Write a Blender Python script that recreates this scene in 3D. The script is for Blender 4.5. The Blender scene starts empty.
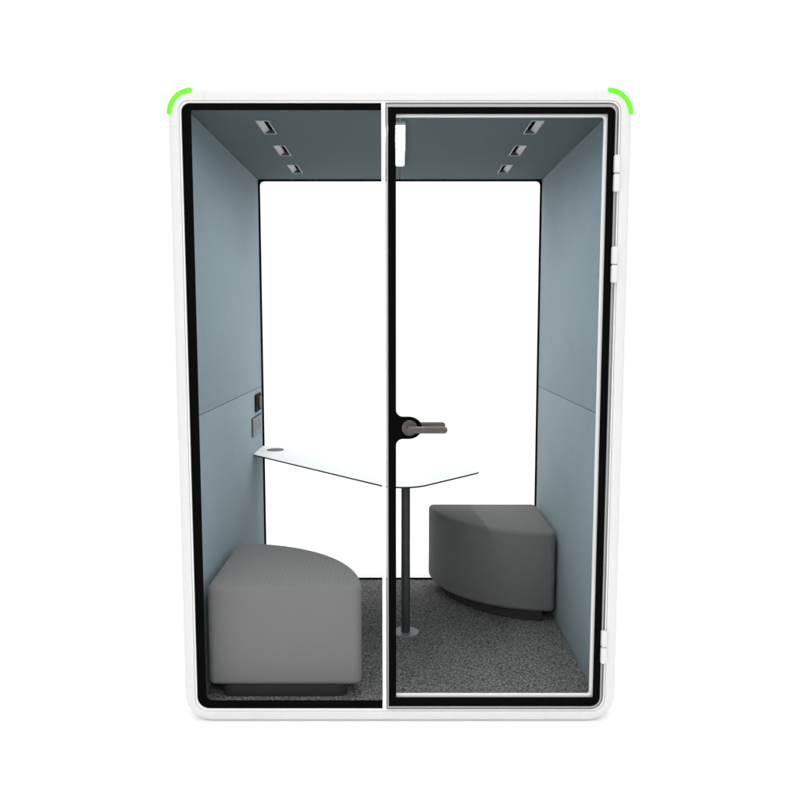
import bpy, bmesh, math, random
from mathutils import Vector, Matrix
PI = math.pi
random.seed(4)
sc = bpy.context.scene
C = sc.collection

# ------------------------------------------------------------------ materials
def new_mat(name):
    m = bpy.data.materials.new(name); m.use_nodes = True
    nt = m.node_tree
    b = nt.nodes['Principled BSDF']
    return m, nt, b

def N(nt, kind, **kw):
    n = nt.nodes.new(kind)
    for k, v in kw.items():
        if k in n.inputs: n.inputs[k].default_value = v
        else: setattr(n, k, v)
    return n

def plain(name, col, rough=.5, spec=.5, metal=0., var=.04, vscale=9., bump=0., bscale=400.):
    """painted / metal surface: a faint uneven tone and an optional fine texture"""
    m, nt, b = new_mat(name); L = nt.links.new
    tc = N(nt, 'ShaderNodeTexCoord')
    nz = N(nt, 'ShaderNodeTexNoise', Scale=vscale, Detail=4.)
    L(tc.outputs['Object'], nz.inputs['Vector'])
    mx = N(nt, 'ShaderNodeMix', data_type='RGBA')
    mx.inputs[6].default_value = (*[c*(1-var) for c in col], 1)
    mx.inputs[7].default_value = (*[min(1, c*(1+var)) for c in col], 1)
    L(nz.outputs['Fac'], mx.inputs[0]); L(mx.outputs[2], b.inputs['Base Color'])
    b.inputs['Roughness'].default_value = rough
    b.inputs['Specular IOR Level'].default_value = spec
    b.inputs['Metallic'].default_value = metal
    if bump:
        n2 = N(nt, 'ShaderNodeTexNoise', Scale=bscale, Detail=3.)
        L(tc.outputs['Object'], n2.inputs['Vector'])
        bp = N(nt, 'ShaderNodeBump', Strength=bump, Distance=.001)
        L(n2.outputs['Fac'], bp.inputs['Height']); L(bp.outputs['Normal'], b.inputs['Normal'])
    return m

def cloth(name, col, var=.22, scale=260., bump=.35):
    """felt-like upholstery: fibres, a faint cross weave and cloudy tone"""
    m, nt, b = new_mat(name); L = nt.links.new
    tc = N(nt, 'ShaderNodeTexCoord')
    fib = N(nt, 'ShaderNodeTexNoise', Scale=scale, Detail=5., Roughness=.7)
    big = N(nt, 'ShaderNodeTexNoise', Scale=5., Detail=3.)
    hor = N(nt, 'ShaderNodeMapping'); hor.inputs['Scale'].default_value = (14, 14, 190)
    streak = N(nt, 'ShaderNodeTexNoise', Scale=1., Detail=2.)
    for t in (fib, big): L(tc.outputs['Object'], t.inputs['Vector'])
    L(tc.outputs['Object'], hor.inputs['Vector']); L(hor.outputs[0], streak.inputs['Vector'])
    a1 = N(nt, 'ShaderNodeMath', operation='MULTIPLY_ADD'); a1.inputs[1].default_value = .5
    L(fib.outputs['Fac'], a1.inputs[0])
    a2 = N(nt, 'ShaderNodeMath', operation='MULTIPLY'); a2.inputs[1].default_value = .25
    L(big.outputs['Fac'], a2.inputs[0]); L(a2.outputs[0], a1.inputs[2])
    a3 = N(nt, 'ShaderNodeMath', operation='MULTIPLY_ADD'); a3.inputs[1].default_value = .3
    L(streak.outputs['Fac'], a3.inputs[0]); L(a1.outputs[0], a3.inputs[2])
    mx = N(nt, 'ShaderNodeMix', data_type='RGBA')
    mx.inputs[6].default_value = (*[c*(1-var) for c in col], 1)
    mx.inputs[7].default_value = (*[c*(1+var) for c in col], 1)
    L(a3.outputs[0], mx.inputs[0]); L(mx.outputs[2], b.inputs['Base Color'])
    b.inputs['Roughness'].default_value = .95
    b.inputs['Specular IOR Level'].default_value = .08
    b.inputs['Sheen Weight'].default_value = .1
    bp = N(nt, 'ShaderNodeBump', Strength=bump, Distance=.001)
    L(a3.outputs[0], bp.inputs['Height']); L(bp.outputs['Normal'], b.inputs['Normal'])
    return m

def woven(name, col):
    """stool upholstery: thick grey weave with a diagonal twill"""
    m, nt, b = new_mat(name); L = nt.links.new
    tc = N(nt, 'ShaderNodeTexCoord')
    wob = N(nt, 'ShaderNodeTexNoise', Scale=14., Detail=2.)
    L(tc.outputs['Object'], wob.inputs['Vector'])
    def wave(rot, sc_, dist):
        mp = N(nt, 'ShaderNodeMapping'); mp.inputs['Rotation'].default_value = rot
        L(tc.outputs['Object'], mp.inputs['Vector'])
        w = N(nt, 'ShaderNodeTexWave', Scale=sc_, Distortion=dist, Detail=2.)
        w.inputs['Detail Scale'].default_value = 2.0
        L(mp.outputs[0], w.inputs['Vector']); return w
    twill = wave((0, math.radians(52), 0), 27., 1.4)
    warp = wave((0, 0, 0), 78., .8)
    weft = wave((0, math.radians(90), 0), 78., .8)
    fib = N(nt, 'ShaderNodeTexNoise', Scale=420., Detail=4.)
    L(tc.outputs['Object'], fib.inputs['Vector'])
    ml = N(nt, 'ShaderNodeMath', operation='MULTIPLY'); L(warp.outputs['Fac'], ml.inputs[0]); L(weft.outputs['Fac'], ml.inputs[1])
    s1 = N(nt, 'ShaderNodeMath', operation='MULTIPLY_ADD'); s1.inputs[1].default_value = .23
    L(twill.outputs['Fac'], s1.inputs[0])
    s0 = N(nt, 'ShaderNodeMath', operation='MULTIPLY'); s0.inputs[1].default_value = .30; L(ml.outputs[0], s0.inputs[0])
    L(s0.outputs[0], s1.inputs[2])
    s2 = N(nt, 'ShaderNodeMath', operation='MULTIPLY_ADD'); s2.inputs[1].default_value = .40
    L(fib.outputs['Fac'], s2.inputs[0]); L(s1.outputs[0], s2.inputs[2])
    mx = N(nt, 'ShaderNodeMix', data_type='RGBA')
    mx.inputs[6].default_value = (*[c*.84 for c in col], 1)
    mx.inputs[7].default_value = (*[c*1.18 for c in col], 1)
    L(s2.outputs[0], mx.inputs[0]); L(mx.outputs[2], b.inputs['Base Color'])
    b.inputs['Roughness'].default_value = .92
    b.inputs['Specular IOR Level'].default_value = .1
    b.inputs['Sheen Weight'].default_value = .12
    bp = N(nt, 'ShaderNodeBump', Strength=.45, Distance=.0015)
    L(s2.outputs[0], bp.inputs['Height']); L(bp.outputs['Normal'], b.inputs['Normal'])
    return m

def carpet_mat():
    m, nt, b = new_mat('carpet'); L = nt.links.new
    tc = N(nt, 'ShaderNodeTexCoord')
    v = N(nt, 'ShaderNodeTexVoronoi', Scale=150.); v.feature = 'F1'
    n1 = N(nt, 'ShaderNodeTexNoise', Scale=120., Detail=3., Roughness=.6, Distortion=.8)
    n2 = N(nt, 'ShaderNodeTexNoise', Scale=6., Detail=3.)
    for t in (v, n1, n2): L(tc.outputs['Object'], t.inputs['Vector'])
    r = N(nt, 'ShaderNodeValToRGB')
    e = r.color_ramp.elements
    e[0].position = .36; e[0].color = (.042, .043, .043, 1)
    e[1].position = .66; e[1].color = (.285, .286, .284, 1)
    md = e.new(.50); md.color = (.130, .131, .130, 1)
    L(n1.outputs['Fac'], r.inputs[0])
    mx = N(nt, 'ShaderNodeMix', data_type='RGBA', blend_type='MULTIPLY'); mx.inputs[0].default_value = 1.
    g = N(nt, 'ShaderNodeMapRange'); g.inputs['To Min'].default_value = .8; g.inputs['To Max'].default_value = 1.2
    L(n2.outputs['Fac'], g.inputs[0]); L(r.outputs[0], mx.inputs[6]); L(g.outputs[0], mx.inputs[7])
    L(mx.outputs[2], b.inputs['Base Color'])
    b.inputs['Roughness'].default_value = 1.; b.inputs['Specular IOR Level'].default_value = .05
    ad = N(nt, 'ShaderNodeMath', operation='SUBTRACT'); L(n1.outputs['Fac'], ad.inputs[0]); L(v.outputs['Distance'], ad.inputs[1])
    bp = N(nt, 'ShaderNodeBump', Strength=.8, Distance=.003)
    L(ad.outputs[0], bp.inputs['Height']); L(bp.outputs['Normal'], b.inputs['Normal'])
    return m

def glass_mat():
    """clear anti-reflective pane"""
    m = bpy.data.materials.new('clear_glass'); m.use_nodes = True
    nt = m.node_tree; nt.nodes.clear(); L = nt.links.new
    o = N(nt, 'ShaderNodeOutputMaterial'); mx = N(nt, 'ShaderNodeMixShader')
    t = N(nt, 'ShaderNodeBsdfTransparent'); g = N(nt, 'ShaderNodeBsdfGlossy', Roughness=.0)
    t.inputs[0].default_value = (.99, .991, .99, 1)
    lw = N(nt, 'ShaderNodeLayerWeight', Blend=.12)
    mu = N(nt, 'ShaderNodeMath', operation='MULTIPLY'); mu.inputs[1].default_value = .12
    L(lw.outputs['Fresnel'], mu.inputs[0]); L(mu.outputs[0], mx.inputs[0])
    L(t.outputs[0], mx.inputs[1]); L(g.outputs[0], mx.inputs[2]); L(mx.outputs[0], o.inputs[0])
    return m

def emit(name, col, s):
    m, nt, b = new_mat(name)
    b.inputs['Base Color'].default_value = (*[c*.3 for c in col], 1)
    b.inputs['Emission Color'].default_value = (*col, 1)
    b.inputs['Emission Strength'].default_value = s
    b.inputs['Roughness'].default_value = .6
    b.inputs['Specular IOR Level'].default_value = .1
    return m

M = dict(
    white=plain('white_powder_coat', (.65, .65, .647), .5, .3, var=.012, bump=.06, bscale=900),
    rail=plain('white_rail', (.84, .84, .835), .45, .3, var=.012),
    alu=plain('satin_aluminium', (.33, .33, .33), .4, .4, .55, var=.05, vscale=30),
    black=plain('black_enamel', (.0028, .0028, .003), .7, .01, var=.2),
    rubber=plain('black_rubber', (.012, .012, .013), .85, .1, var=.2),
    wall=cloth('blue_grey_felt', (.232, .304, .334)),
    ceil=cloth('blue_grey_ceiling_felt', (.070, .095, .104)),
    stool=woven('grey_weave', (.18, .18, .18)),
    stool2=woven('shaded_grey_weave', (.165, .165, .164)),  # same weave as the other stool, shade of the far corner in its colour
    plinth=plain('black_plinth', (.034, .034, .035), .7, .15, var=.15),
    carpet=carpet_mat(),
    glass=glass_mat(),
    top=plain('white_laminate', (.93, .93, .93), .45, .3, var=.01),
    edge=plain('black_edge', (.01, .01, .011), .6, .15, var=.2),
    post=plain('charcoal_tube', (.048, .050, .051), .45, .35, .2, var=.1, vscale=20),
    steel=plain('grey_steel', (.20, .205, .215), .45, .4, .3, var=.08, vscale=25),
    lever=plain('bronze_grey', (.085, .074, .070), .38, .4, .35, var=.08, vscale=40),
    vent=plain('vent_grey', (.43, .41, .41), .45, .4, .0, var=.05, vscale=40),
    rim=plain('vent_rim', (.40, .42, .43), .4, .4, .2),
    baffle=plain('vent_cavity', (.006, .005, .006), .8, .05, var=.2),
    lampf=plain('lamp_housing', (.30, .32, .33), .5, .4, .2),
    lamp=emit('lamp_diffuser', (1, 1, 1), 98.),
    green=emit('green_indicator', (.16, .93, .035), 1.0),
    socket=plain('socket_plate', (.155, .185, .20), .5, .3, var=.04),
    hole=plain('socket_hole', (.08, .09, .09), .6, .2),
    dial=plain('brown_grey_dial', (.075, .062, .058), .5, .3, .2),
    ground=plain('white_studio_floor', (.95, .95, .95), .9, .05, var=.004),
)

# ------------------------------------------------------------------ mesh helpers
def link(name, me, mat=None, parent=None, smooth=None):
    o = bpy.data.objects.new(name, me); C.objects.link(o)
    if mat and not me.materials: me.materials.append(mat)
    if parent: o.parent = parent
    if smooth is not None:
        for p in me.polygons: p.use_smooth = True
        bm = bmesh.new(); bm.from_mesh(me)
        for e in bm.edges:
            if len(e.link_faces) == 2 and e.calc_face_angle(0) > math.radians(smooth): e.smooth = False
        bm.to_mesh(me); bm.free()
    return o

def tag(o, label=None, cat=None, group=None, kind=None):
    for k, v in (('label', label), ('category', cat), ('group', group), ('kind', kind)):
        if v: o[k] = v
    return o

def empty(name, loc, rz=0):
    o = bpy.data.objects.new(name, None); C.objects.link(o)
    o.location = loc; o.rotation_euler = (0, 0, rz); o.empty_display_size = .2
    return o

def rrect(x0, x1, y0, y1, r, n=10):
    """rounded rectangle loop (ccw); r = one radius or (bl, br, tr, tl)"""
    if not isinstance(r, (tuple, list)): r = (r,)*4
    pts = []
    for (cx, cy, a, q) in ((x0+r[0], y0+r[0], PI, r[0]), (x1-r[1], y0+r[1], 1.5*PI, r[1]),
                           (x1-r[2], y1-r[2], 0, r[2]), (x0+r[3], y1-r[3], .5*PI, r[3])):
        if q < 1e-5: pts.append((cx, cy)); continue
        for i in range(n+1):
            t = a + i/n*PI/2
            pts.append((cx+q*math.cos(t), cy+q*math.sin(t)))
    return pts

def fillet(corners, n=8):
    """polygon with a radius at each corner [(x, y, r), ...]"""
    out = []; k = len(corners)
    for i in range(k):
        p0 = Vector(corners[i-1][:2]); p = Vector(corners[i][:2]); p1 = Vector(corners[(i+1) % k][:2]); r = corners[i][2]
        if r <= 0: out.append(tuple(p)); continue
        a = (p0-p).normalized(); b = (p1-p).normalized()
        th = a.angle(b); d = r/math.tan(th/2)
        d = min(d, .49*(p0-p).length, .49*(p1-p).length); r = d*math.tan(th/2)
        c = p + (a+b).normalized()*r/math.sin(th/2)
        s = p+a*d; e = p+b*d
        a0 = math.atan2(*(s-c).yx); a1 = math.atan2(*(e-c).yx)
        da = (a1-a0+PI) % (2*PI)-PI
        for j in range(n+1):
            t = a0+da*j/n; out.append((c.x+r*math.cos(t), c.y+r*math.sin(t)))
    return out

def plate_mesh(loops, t, bevel=0., res=3, plane='XY'):
    """flat plate from 2-D loops (holes allowed) of thickness t with rounded edges.
    XY: thickness along +Z from 0;  XZ: loop is (x, z), thickness along +Y from 0;  YZ: loop is (y, z), thickness along +X"""
    cu = bpy.data.curves.new('c', 'CURVE'); cu.dimensions = '2D'; cu.fill_mode = 'BOTH'
    cu.extrude = max(t/2-bevel, 1e-5); cu.bevel_depth = bevel; cu.bevel_resolution = res; cu.offset = -bevel
    for lp in loops:
        s = cu.splines.new('POLY'); s.points.add(len(lp)-1); s.use_cyclic_u = True
        for p, q in zip(s.points, lp): p.co = (q[0], q[1], 0, 1)
    ob = bpy.data.objects.new('c', cu); C.objects.link(ob)
    dg = bpy.context.evaluated_depsgraph_get()
    me = bpy.data.meshes.new_from_object(ob.evaluated_get(dg))
    bpy.data.objects.remove(ob); bpy.data.curves.remove(cu)
    me.materials.clear()
    if plane == 'XZ': mt = Matrix(((1, 0, 0, 0), (0, 0, 1, t/2), (0, 1, 0, 0), (0, 0, 0, 1)))
    elif plane == 'YZ': mt = Matrix(((0, 0, 1, t/2), (1, 0, 0, 0), (0, 1, 0, 0), (0, 0, 0, 1)))
    else: mt = Matrix.Translation((0, 0, t/2))
    bm = bmesh.new(); bm.from_mesh(me); bm.transform(mt)
    bmesh.ops.remove_doubles(bm, verts=bm.verts, dist=1e-6)
    bmesh.ops.recalc_face_normals(bm, faces=bm.faces)
    bm.to_mesh(me); bm.free(); me.update()
    return me

def plate(name, loops, t, mat, parent=None, loc=(0, 0, 0), plane='XY', bevel=0., res=3, smooth=40):
    me = plate_mesh(loops, t, bevel, res, plane); me.name = name
    for v in me.vertices: v.co += Vector(loc)
    return link(name, me, mat, parent, smooth)

def box_bm(bm, x0, x1, y0, y1, z0, z1, bev=0., seg=2):
    r = bmesh.ops.create_cube(bm, size=1.)
    vs = r['verts']
    for v in vs:
        v.co = Vector((x0 if v.co.x < 0 else x1, y0 if v.co.y < 0 else y1, z0 if v.co.z < 0 else z1))
    if bev:
        es = {e for v in vs for e in v.link_edges}
        bmesh.ops.bevel(bm, geom=list(es), offset=bev, segments=seg, affect='EDGES', profile=.5)

def box(name, dims, mat, parent=None, bev=0., seg=2):
    bm = bmesh.new(); box_bm(bm, *dims, bev, seg)
    me = bpy.data.meshes.new(name); bm.to_mesh(me); bm.free()
    return link(name, me, mat, parent, 35)

def lathe_bm(bm, prof, center, axis='Z', n=48):
    rings = []
    for r, h in prof:
        ring = []
        for i in range(n):
            a = 2*PI*i/n; u, w = r*math.cos(a), r*math.sin(a)
            p = (u, w, h) if axis == 'Z' else (u, h, w)
            ring.append(bm.verts.new(Vector(p)+Vector(center)))
        rings.append(ring)
    for a, b in zip(rings, rings[1:]):
        for i in range(n): bm.faces.new((a[i], a[(i+1) % n], b[(i+1) % n], b[i]))
    bm.faces.new(rings[0]); bm.faces.new(rings[-1])
    bmesh.ops.recalc_face_normals(bm, faces=bm.faces)

def lathe(name, prof, center, mat, parent=None, axis='Z', n=48):
    bm = bmesh.new(); lathe_bm(bm, prof, center, axis, n)
    me = bpy.data.meshes.new(name); bm.to_mesh(me); bm.free()
    return link(name, me, mat, parent, 35)

def arc(cx, cy, r, a0, a1, n=16):
    return [(cx+r*math.cos(a0+(a1-a0)*i/n), cy+r*math.sin(a0+(a1-a0)*i/n)) for i in range(n+1)]

# ------------------------------------------------------------------ booth
W, H, D = .80, 2.27, 1.53            # half width, height, depth
RB = .104                             # outer radius of the two bottom corners
R = .085                              # outer corner radius
XI, ZC, ZF, YB = .757, 2.2265, .032, 1.488
OX, OZ0, OZ1 = .754, .039, 2.223      # opening of the front frame
booth = tag(empty('meeting_booth', (0, 0, 0)),
            'white glazed two seat booth with blue grey felt walls and green corner lights', 'office booth')

# front frame: four rails and four corner castings that butt with hairline joints
ZB = -.008                            # underside of the frame
cj, g = .128, .0002                   # where the corner castings end, half joint
fr = [('frame_rail', [(-W+cj+g, ZB), (W-cj-g, ZB), (W-cj-g, OZ0-.006), (-W+cj+g, OZ0-.006)]),
      ('frame_rail', [(-W+cj+g, OZ1+.006), (W-cj-g, OZ1+.006), (W-cj-g, H), (-W+cj+g, H)]),
      ('frame_rail', [(-W, cj+g), (-OX-.006, cj+g), (-OX-.006, H-cj-g), (-W, H-cj-g)]),
      ('frame_rail', [(OX+.006, cj+g), (W, cj+g), (W, H-cj-g), (OX+.006, H-cj-g)])]
def corner(sx, top):
    R0 = R if top else RB
    ri = .034 if top else .048
    # drawn for the right-hand top corner, mirrored afterwards
    zin = (H-OZ1) if top else OZ0
    zi = zin-.006; xi = W-OX-.006     # band widths
    b0 = 0 if top else ZB
    p = [(W-cj+g, b0)] + arc(W-R0, R0+b0, R0, -PI/2, 0) + [(W, cj-g), (W-xi, cj-g)]
    p += arc(W-xi-ri, zi+ri, ri, 0, -PI/2) + [(W-cj+g, zi)]
    q = [(sx*x, (H-z) if top else z) for x, z in p]
    return q
for sx in (-1, 1):
    for top in (0, 1): fr.append(('frame_corner', corner(sx, top)))
for nm, lp in fr:
    plate(nm, [lp], .055, M['white'], booth, plane='XZ', bevel=.0, smooth=30)
# give the frame its rounded outer front edge by bevelling only the outer outline
for o in [c for c in booth.children if c.name.startswith('frame_')]:
    me = o.data; bm = bmesh.new(); bm.from_mesh(me)
    bmesh.ops.dissolve_limit(bm, angle_limit=.002, verts=bm.verts, edges=bm.edges)
    es = []
    for e in bm.edges:
        a, b = (v.co for v in e.verts)
        if abs(a.y) < 1e-5 and abs(b.y) < 1e-5 and len(e.link_faces) == 2 and abs(e.calc_face_angle(0)) > .5:
            m_ = (a+b)/2; d = (b-a).normalized()
            out = min(W-abs(m_.x), m_.z-ZB, H-m_.z)
            q = R if m_.z > 1 else RB
            cx, cz = max(0, abs(m_.x)-(W-q)), max(0, q+ZB-m_.z, m_.z-(H-q))
            if cx > 0 and cz > 0: out = q-math.hypot(cx, cz)
            if out < .004 : es.append(e)
    bmesh.ops.bevel(bm, geom=es, offset=.022, segments=7, affect='EDGES', profile=.5, clamp_overlap=False)
    bm.to_mesh(me); bm.free()
    for p in me.polygons: p.use_smooth = True
    bm = bmesh.new(); bm.from_mesh(me)
    for e in bm.edges:
        e.smooth = not (len(e.link_faces) == 2 and e.calc_face_angle(0) > math.radians(28))
    bm.to_mesh(me); bm.free()
# thin inner lip of the frame, set back 5 mm
plate('frame_lip', [rrect(-OX-.0055, OX+.0055, OZ0-.0055, OZ1+.0055, (.047, .047, .033, .033)),
                    rrect(-OX, OX, OZ0, OZ1, (.045, .045, .030, .030))], .045, M['rail'], booth, (0, .005, 0), 'XZ', bevel=.0012)
# outer shell: one rounded tube, and a rear frame
plate('shell', [rrect(-W+.003, W-.003, .002, H-.003, (RB, RB, R, R)), rrect(-W+.020, W-.020, .018, H-.0045, (.05, .05, .05, .05))],
      D-.055-.046, M['white'], booth, (0, .056, 0), 'XZ')
plate('rear_frame', [rrect(-W, W, ZB, H, (RB, RB, R, R)), rrect(-.765, .765, .017, 2.233, .03)], .045, M['white'], booth, (0, D-.044, 0), 'XZ', bevel=.004)
# green occupancy lights that wrap the two top corners
for sx in (-1, 1):
    a = arc(W-R, H-R, R+.0012, 0, PI/2) + arc(W-R, H-R, R-.0150, PI/2, 0)
    plate('indicator_light', [[(sx*x, z) for x, z in a]], .040, M['green'], booth, (0, -.0015, 0), 'XZ', bevel=.001)

# floor, walls and ceiling inside
Y0, Y1 = .048, YB-.004
plate('carpet', [[(-XI, Y0), (XI, Y0), (XI, Y1), (-XI, Y1)]], .012, M['carpet'], booth, (0, 0, ZF-.012))
ZS = 1.121
for s in (-1, 1):
    for z0, z1 in ((ZF, ZS-.001), (ZS+.001, ZC-.001)):
        x0, x1 = (XI, XI+.020) if s > 0 else (-XI-.020, -XI)
        box('wall_panel', (x0, x1, Y0, Y1, z0, z1), M['wall'], booth, bev=.0022, seg=2)
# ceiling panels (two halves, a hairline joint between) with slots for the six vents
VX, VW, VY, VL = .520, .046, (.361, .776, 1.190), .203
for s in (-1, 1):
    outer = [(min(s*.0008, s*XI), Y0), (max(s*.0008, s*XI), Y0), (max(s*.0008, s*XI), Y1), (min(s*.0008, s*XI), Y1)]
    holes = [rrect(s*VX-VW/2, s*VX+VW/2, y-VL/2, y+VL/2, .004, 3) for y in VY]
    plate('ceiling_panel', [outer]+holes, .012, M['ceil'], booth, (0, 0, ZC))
def make_vent():
    # recessed slot: a light slanted blade on the wall side, a dark slit beside it, a thin rim below the felt
    o = [rrect(-VW/2-.002, VW/2+.0026, -VL/2-.002, VL/2+.002, .005, 4), rrect(-VW/2+.0008, VW/2-.0012, -VL/2+.0015, VL/2-.0015, .003, 4)]
    rim = plate_mesh(o, .0035, .0006)
    bm = bmesh.new(); bm.from_mesh(rim)
    for v in bm.verts: v.co.z -= .0030
    me = bpy.data.meshes.new('air_vent'); bm.to_mesh(me); bm.free()
    v = link('air_vent', me, M['rim'], booth, 35)
    ya, yb = -VL/2+.0006, VL/2-.0006
    bm = bmesh.new()
    pr = [(-VW/2+.0006, .0004), (-VW*.07, .0120), (-VW*.07, .0134), (-VW/2+.0006, .0134)]
    rows = [[bm.verts.new((x, y, z)) for x, z in pr] for y in (ya, yb)]
    for k in range(4): bm.faces.new((rows[0][k], rows[0][(k+1) % 4], rows[1][(k+1) % 4], rows[1][k]))
    bm.faces.new(rows[0]); bm.faces.new(rows[1][::-1])
    bmesh.ops.recalc_face_normals(bm, faces=bm.faces)
    me = bpy.data.meshes.new('blade'); bm.to_mesh(me); bm.free()
    link('blade', me, M['vent'], v)
    bm = bmesh.new()
    box_bm(bm, -VW/2+.0006, VW/2-.0006, ya, yb, .0200, .0260)
    box_bm(bm, VW/2-.0040, VW/2-.0006, ya, yb, .0010, .0199)
    me = bpy.data.meshes.new('slit'); bm.to_mesh(me); bm.free()
    link('slit', me, M['baffle'], v)
    return v
vent0 = make_vent()
first = True
for s in (-1, 1):
    for y in VY:
        if first: v = vent0; first = False
        else:
            v = vent0.copy(); C.objects.link(v); v.parent = booth
            for ch in vent0.children:
                c = ch.copy(); C.objects.link(c); c.parent = v
        v.location = (s*VX, y, ZC); v.rotation_euler = (0, 0, 0 if s < 0 else PI)
lf = plate('ceiling_lamp', [rrect(-.0225, .0225, .262, 1.09, .007, 5), rrect(-.0188, .0188, .300, 1.060, .006, 5)], .010, M['lampf'], booth, (0, 0, ZC-.0102), bevel=.0012)
plate('diffuser', [rrect(-.0186, .0186, .3005, 1.0595, .006, 5)], .005, M['lamp'], lf, (0, 0, ZC-.0065))

# rear glazing
rg = plate('rear_window', [rrect(-XI-.006, XI+.006, ZF-.006, ZC+.004, .02), rrect(-XI+.0095, XI-.0095, ZF+.009, ZC-.0095, .022)],
           .006, M['black'], booth, (0, YB-.003, 0), 'XZ')
plate('glass_pane', [rrect(-XI-.006, -.0009, ZF-.006, ZC+.004, 0)], .008, M['glass'], rg, (0, YB+.0035, 0), 'XZ')
plate('glass_pane', [rrect(.0009, XI+.006, ZF-.006, ZC+.004, 0)], .008, M['glass'], rg, (0, YB+.0035, 0), 'XZ')

# white mullion between fixed window and door
plate('mullion', [rrect(-.0645, -.0500, OZ0+.0005, OZ1-.0005, 0)], .045, M['rail'], booth, (0, .003, 0), 'XZ', bevel=.0015)

# fixed window on the left: black printed border and a pane
fx0, fx1 = -OX+.0006, -.0651
ol = rrect(fx0, fx1, OZ0+.0006, OZ1-.0006, (.044, 0, 0, .029))
il = rrect(fx0+.0325, fx1, OZ0+.031, OZ1-.0235, (.022, 0, 0, .006))
# both loops start at the bottom left arc and end with the top left arc: join them into one C that is open towards the mullion
k = 11
cshape = ol[k+1:] + ol[:k+1]          # starts at top right, runs over the left, ends at bottom right
ci = il[k+1:] + il[:k+1]
fw = plate('fixed_window', [cshape + ci[::-1]], .002, M['black'], booth, (0, .012, 0), 'XZ')
plate('glass_pane', [rrect(fx0, fx1, OZ0+.0006, OZ1-.0006, (.044, 0, 0, .029))], .010, M['glass'], fw, (0, .0145, 0), 'XZ')

# door: aluminium edge profile, black border with the lock lobe, pane, white inner frame, hinges, levers
dx0, dx1, dz0, dz1 = -.0475, .7470, .0455, 2.2165
door = plate('door', [rrect(dx0, dx1, dz0, dz1, (0, .042, .030, 0)),
                      rrect(dx0+.006, dx1-.0060, dz0+.0065, dz1-.0095, (0, .036, .022, 0))],
             .030, M['alu'], booth, (0, .000, 0), 'XZ', bevel=.0022)
bx0, bx1, bz0, bz1 = dx0+.0062, dx1-.0063, dz0+.0068, dz1-.0098
hx0, hx1, hz0, hz1 = -.0140, .7150, .0865, 2.1845
lobe_z, lx = 1.0955, .034
hole = [(hx0, hz0), (hx1, hz0), (hx1, hz1), (hx0, hz1)]
# lobe: fillets out of the stile, then a rounded tongue
q = PI/2
def earc(cx, cz, rx, rz, a0, a1, n): return [(cx+rx*math.cos(a0+(a1-a0)*i/n), cz+rz*math.sin(a0+(a1-a0)*i/n)) for i in range(n+1)]
f1 = earc(hx0+.024, lobe_z+.064, .024, .0235, PI, 1.5*PI, 8)
tongue = earc(.030, lobe_z, .049, .0405, q, -q, 26)
f2 = earc(hx0+.024, lobe_z-.064, .024, .0235, q, PI, 8)
hole = [(hx0, hz0), (hx1, hz0), (hx1, hz1), (hx0, hz1)] + f1 + tongue + f2
plate('border', [rrect(bx0, bx1, bz0, bz1, (0, .035, .021, 0)), hole], .002, M['black'], door, (0, .003, 0), 'XZ')
plate('glass_pane', [rrect(bx0, bx1, bz0, bz1, (0, .035, .021, 0))], .010, M['glass'], door, (0, .0055, 0), 'XZ')
plate('inner_frame', [rrect(hx0-.02, hx1+.016, hz0-.02, hz1+.012, .012), rrect(hx0-.010, hx1-.0080, hz0+.0030, hz1-.0050, .008)],
      .016, M['rail'], door, (0, .0175, 0), 'XZ', bevel=.002)
for zc in (1.983, 1.672, .285):
    bm = bmesh.new()
    for z0, z1 in ((zc-.0625, zc-.0012), (zc+.0012, zc+.0625)):
        box_bm(bm, .7375, .7585, -.016, .004, z0, z1, .0055, 3)
    me = bpy.data.meshes.new('hinge'); bm.to_mesh(me); bm.free()
    link('hinge', me, M['white'], door, 35)
lathe('handle_rose', [(.0280, .0028), (.0280, -.006), (.0262, -.0085), (.0, -.0088)][:3], (lx, 0, lobe_z), M['lever'], door, 'Y')
def lever(y0, y1, base):
    bm = bmesh.new()
    me0 = plate_mesh([arc(lx, lobe_z, .0118, PI/2, 1.5*PI, 12)+arc(.1545, lobe_z, .0118, -PI/2, PI/2, 12)], abs(y1-y0), .004, 3, 'XZ')
    bm.from_mesh(me0)
    for v in bm.verts: v.co.y += min(y0, y1)
    lathe_bm(bm, [(.0105, base), (.0105, (y0+y1)/2)], (lx, 0, lobe_z), 'Y', 24)
    me = bpy.data.meshes.new('lever_handle'); bm.to_mesh(me); bm.free()
    return link('lever_handle', me, M['lever'], door, 35)
lever(-.062, -.046, -.008)
lever(.062, .078, .016)
lathe('keyhole', [(.0026, -.0086), (.0026, -.0091)], (lx-.001, 0, lobe_z-.0195), M['hole'], door, 'Y', 16)
lathe('handle_rose', [(.0280, .0158), (.0280, .0225), (.0262, .025)], (lx, 0, lobe_z), M['lever'], door, 'Y')

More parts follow.
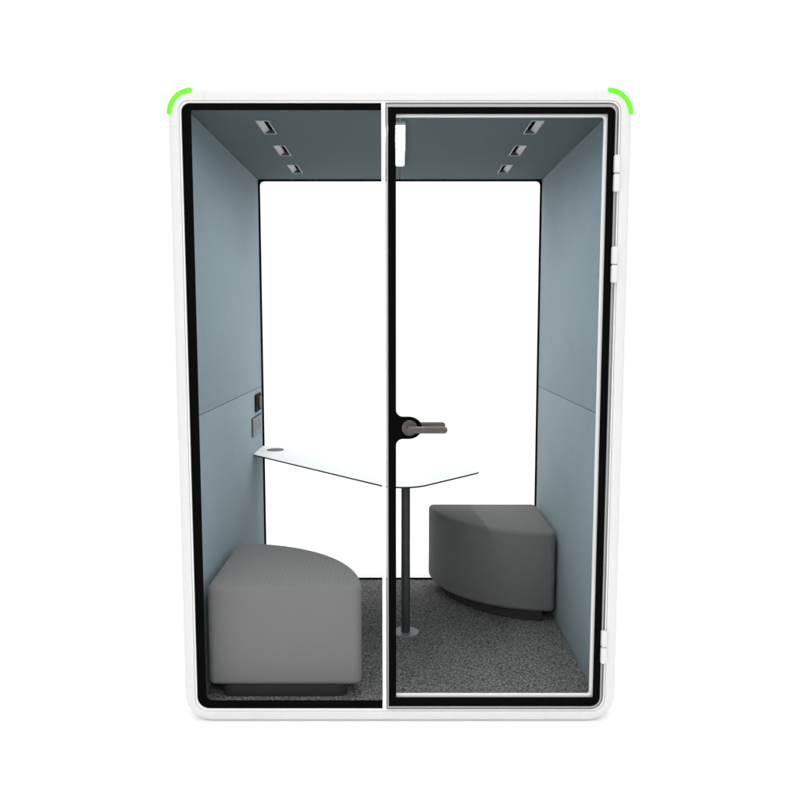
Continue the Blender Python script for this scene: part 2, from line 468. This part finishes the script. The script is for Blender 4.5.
# fittings on the left wall
cp = plate('control_panel', [rrect(1.268, 1.420, 1.003, 1.094, .006, 4)], .008, M['rubber'], booth, (-XI+.0003, 0, 0), 'YZ', bevel=.002)
plate('dial', [rrect(1.322, 1.388, 1.020, 1.080, .010, 4)], .010, M['dial'], cp, (-XI+.0085, 0, 0), 'YZ', bevel=.003)
so = plate('power_socket', [rrect(1.178, 1.425, .888, .977, .005, 4)], .009, M['socket'], booth, (-XI+.0003, 0, 0), 'YZ', bevel=.0015)
plate('socket_gap_shade', [rrect(1.174, 1.429, .885, .980, .005, 4)], .003, M['edge'], so, (-XI+.0001, 0, 0), 'YZ')  # black plate standing in for the shadow gap round the socket
for y in (1.255, 1.345):
    plate('socket_insert', [rrect(y-.034, y+.034, .902, .963, .008, 4), rrect(y-.006, y+.006, .915, .950, .003, 3)], .0014, M['socket'], so, (-XI+.0094, 0, 0), 'YZ', bevel=.0004)
    bm = bmesh.new()
    for dy, dz in ((-.014, .0), (.014, .0), (0, -.018)): box_bm(bm, -XI+.0094, -XI+.0102, y+dy-.004, y+dy+.004, .932+dz-.007, .932+dz+.007)
    me = bpy.data.meshes.new('socket_slot'); bm.to_mesh(me); bm.free()
    link('socket_slot', me, M['hole'], so)

# ------------------------------------------------------------------ table
table = tag(empty('side_table', (.026, .737, ZF)), 'thin white wall table with black edge on one dark round post', 'table')
TZ = .791
tp = [(-.7565, 1.205, .004), (.012, .352, .135), (.367, .740, .088), (.290, YB-.006, .03), (-.7565, YB-.006, .004)]
out = fillet(tp, 12)
base = Vector(table.location)
def tloc(l): return [(x-base.x, y-base.y) for x, y in l]
tt = plate('tabletop', [tloc(out)], .0068, M['edge'], table, (0, 0, TZ-.0068-base.z), bevel=.0008)
# white laminate face, a hair proud of the black core
ins = fillet([(-.756, 1.2056, .004), (.012, .3530, .135), (.3665, .740, .088), (.2895, YB-.0065, .03), (-.756, YB-.0065, .004)], 12)
plate('laminate_face', [tloc(ins)], .0014, M['top'], tt, (0, 0, TZ-.0010-base.z))
lathe('cable_grommet', [(.045, 0), (.045, .0020), (.041, .0030), (.036, .0028)], (-.665-base.x, 1.345-base.y, TZ+.0004-base.z), M['dial'], tt)
lathe('leg', [(.0205, .006), (.0205, TZ-.0072-base.z)], (0, 0, 0), M['post'], table)
lathe('base_plate', [(.064, .0002), (.064, .004), (.061, .0062), (.021, .0065)], (0, 0, 0), M['steel'], table)

# ------------------------------------------------------------------ quarter-round stools
S = .588
def make_stool():
    root = empty('corner_stool', (0, 0, 0))
    cs = fillet([(0, 0, .028), (S, 0, .030)] + [(S*math.cos(math.radians(a)), S*math.sin(math.radians(a)), 0) for a in range(6, 85, 2)] + [(0, S, .030)], 7)
    bm0 = plate_mesh([cs], .394, .022, 5)
    me = bm0
    # a slight fullness: padded top and soft sides
    bm = bmesh.new(); bm.from_mesh(me)
    bmesh.ops.triangulate(bm, faces=[f for f in bm.faces if len(f.verts) > 4])
    bm.to_mesh(me); bm.free()
    link('cushion', me, M['stool'], root, 50).location = (0, 0, .052)
    qx, qy = S-.058, S-.022
    ps = fillet([(.048, .018, .03), (qx, .018, .03)] + [(qx*math.cos(math.radians(a)), qy*math.sin(math.radians(a)), 0) for a in range(8, 83, 2)] + [(.055, qy, .03)], 7)
    plate('plinth', [ps], .0515, M['plinth'], root, (0, 0, .0003), bevel=.003)
    return root
st = make_stool()
tag(st, 'grey quarter round stool at the left wall, flat side to the front', 'stool', 'quarter round stools in the booth')
st.location = (-.735, .100, ZF)
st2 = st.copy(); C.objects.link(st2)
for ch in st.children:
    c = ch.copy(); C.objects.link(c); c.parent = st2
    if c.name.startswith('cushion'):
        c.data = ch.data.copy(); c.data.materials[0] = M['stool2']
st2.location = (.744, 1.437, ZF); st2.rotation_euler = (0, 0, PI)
tag(st2, 'grey quarter round stool in the far right corner, toned for shade, curved side forward', 'stool', 'quarter round stools in the booth')

# ------------------------------------------------------------------ ground
bm = bmesh.new()
bmesh.ops.create_circle(bm, cap_ends=True, radius=60, segments=96)
me = bpy.data.meshes.new('ground'); bm.to_mesh(me); bm.free()
gr = link('ground', me, M['ground']); gr.location = (0, 0, ZB-.001)
tag(gr, kind='structure')

# ------------------------------------------------------------------ light
w = bpy.data.worlds.new('World'); sc.world = w; w.use_nodes = True
bg = w.node_tree.nodes['Background']
bg.inputs['Color'].default_value = (1, 1, 1, 1); bg.inputs['Strength'].default_value = 1.12
def area_light(name, loc, target, sx, sy, power):
    l = bpy.data.lights.new(name, 'AREA'); l.shape = 'RECTANGLE'; l.size = sx; l.size_y = sy; l.energy = power
    o = bpy.data.objects.new(name, l); C.objects.link(o); o.location = loc
    o.rotation_euler = (Vector(target)-Vector(loc)).to_track_quat('-Z', 'Y').to_euler()
    return o
area_light('front_softbox', (0, -4.6, 3.9), (0, 0, .8), 5, 2.5, 55)
fl = area_light('floor_fill', (0, -.9, 4.6), (0, -.62, 0), 2.2, .8, 6.2)  # added fill lamp, lifts the shaded floor at the booth's foot to white
fl.data.spread = math.radians(50)
area_light('rear_fill', (0, 3.4, 4.6), (0, 3.2, 0), 7, 2.6, 115)  # added fill lamp, whitens the floor seen through the rear glass

# ------------------------------------------------------------------ camera
cam = bpy.data.cameras.new('camera'); co = bpy.data.objects.new('camera', cam); C.objects.link(co)
co.location = (0, -2.7542, 1.4761); co.rotation_euler = (math.radians(90-5.8055), 0, 0)
cam.lens = 34.965; cam.sensor_width = 36; cam.clip_end = 500; cam.clip_start = .05
sc.camera = co
sc.view_settings.view_transform = 'Standard'; sc.view_settings.look = 'None'
sc.view_settings.exposure = 0; sc.view_settings.gamma = 1; sc.view_settings.use_curve_mapping = False
sc.cycles.max_bounces = 12; sc.cycles.diffuse_bounces = 6; sc.cycles.transparent_max_bounces = 16
sc.cycles.caustics_reflective = False; sc.cycles.caustics_refractive = False
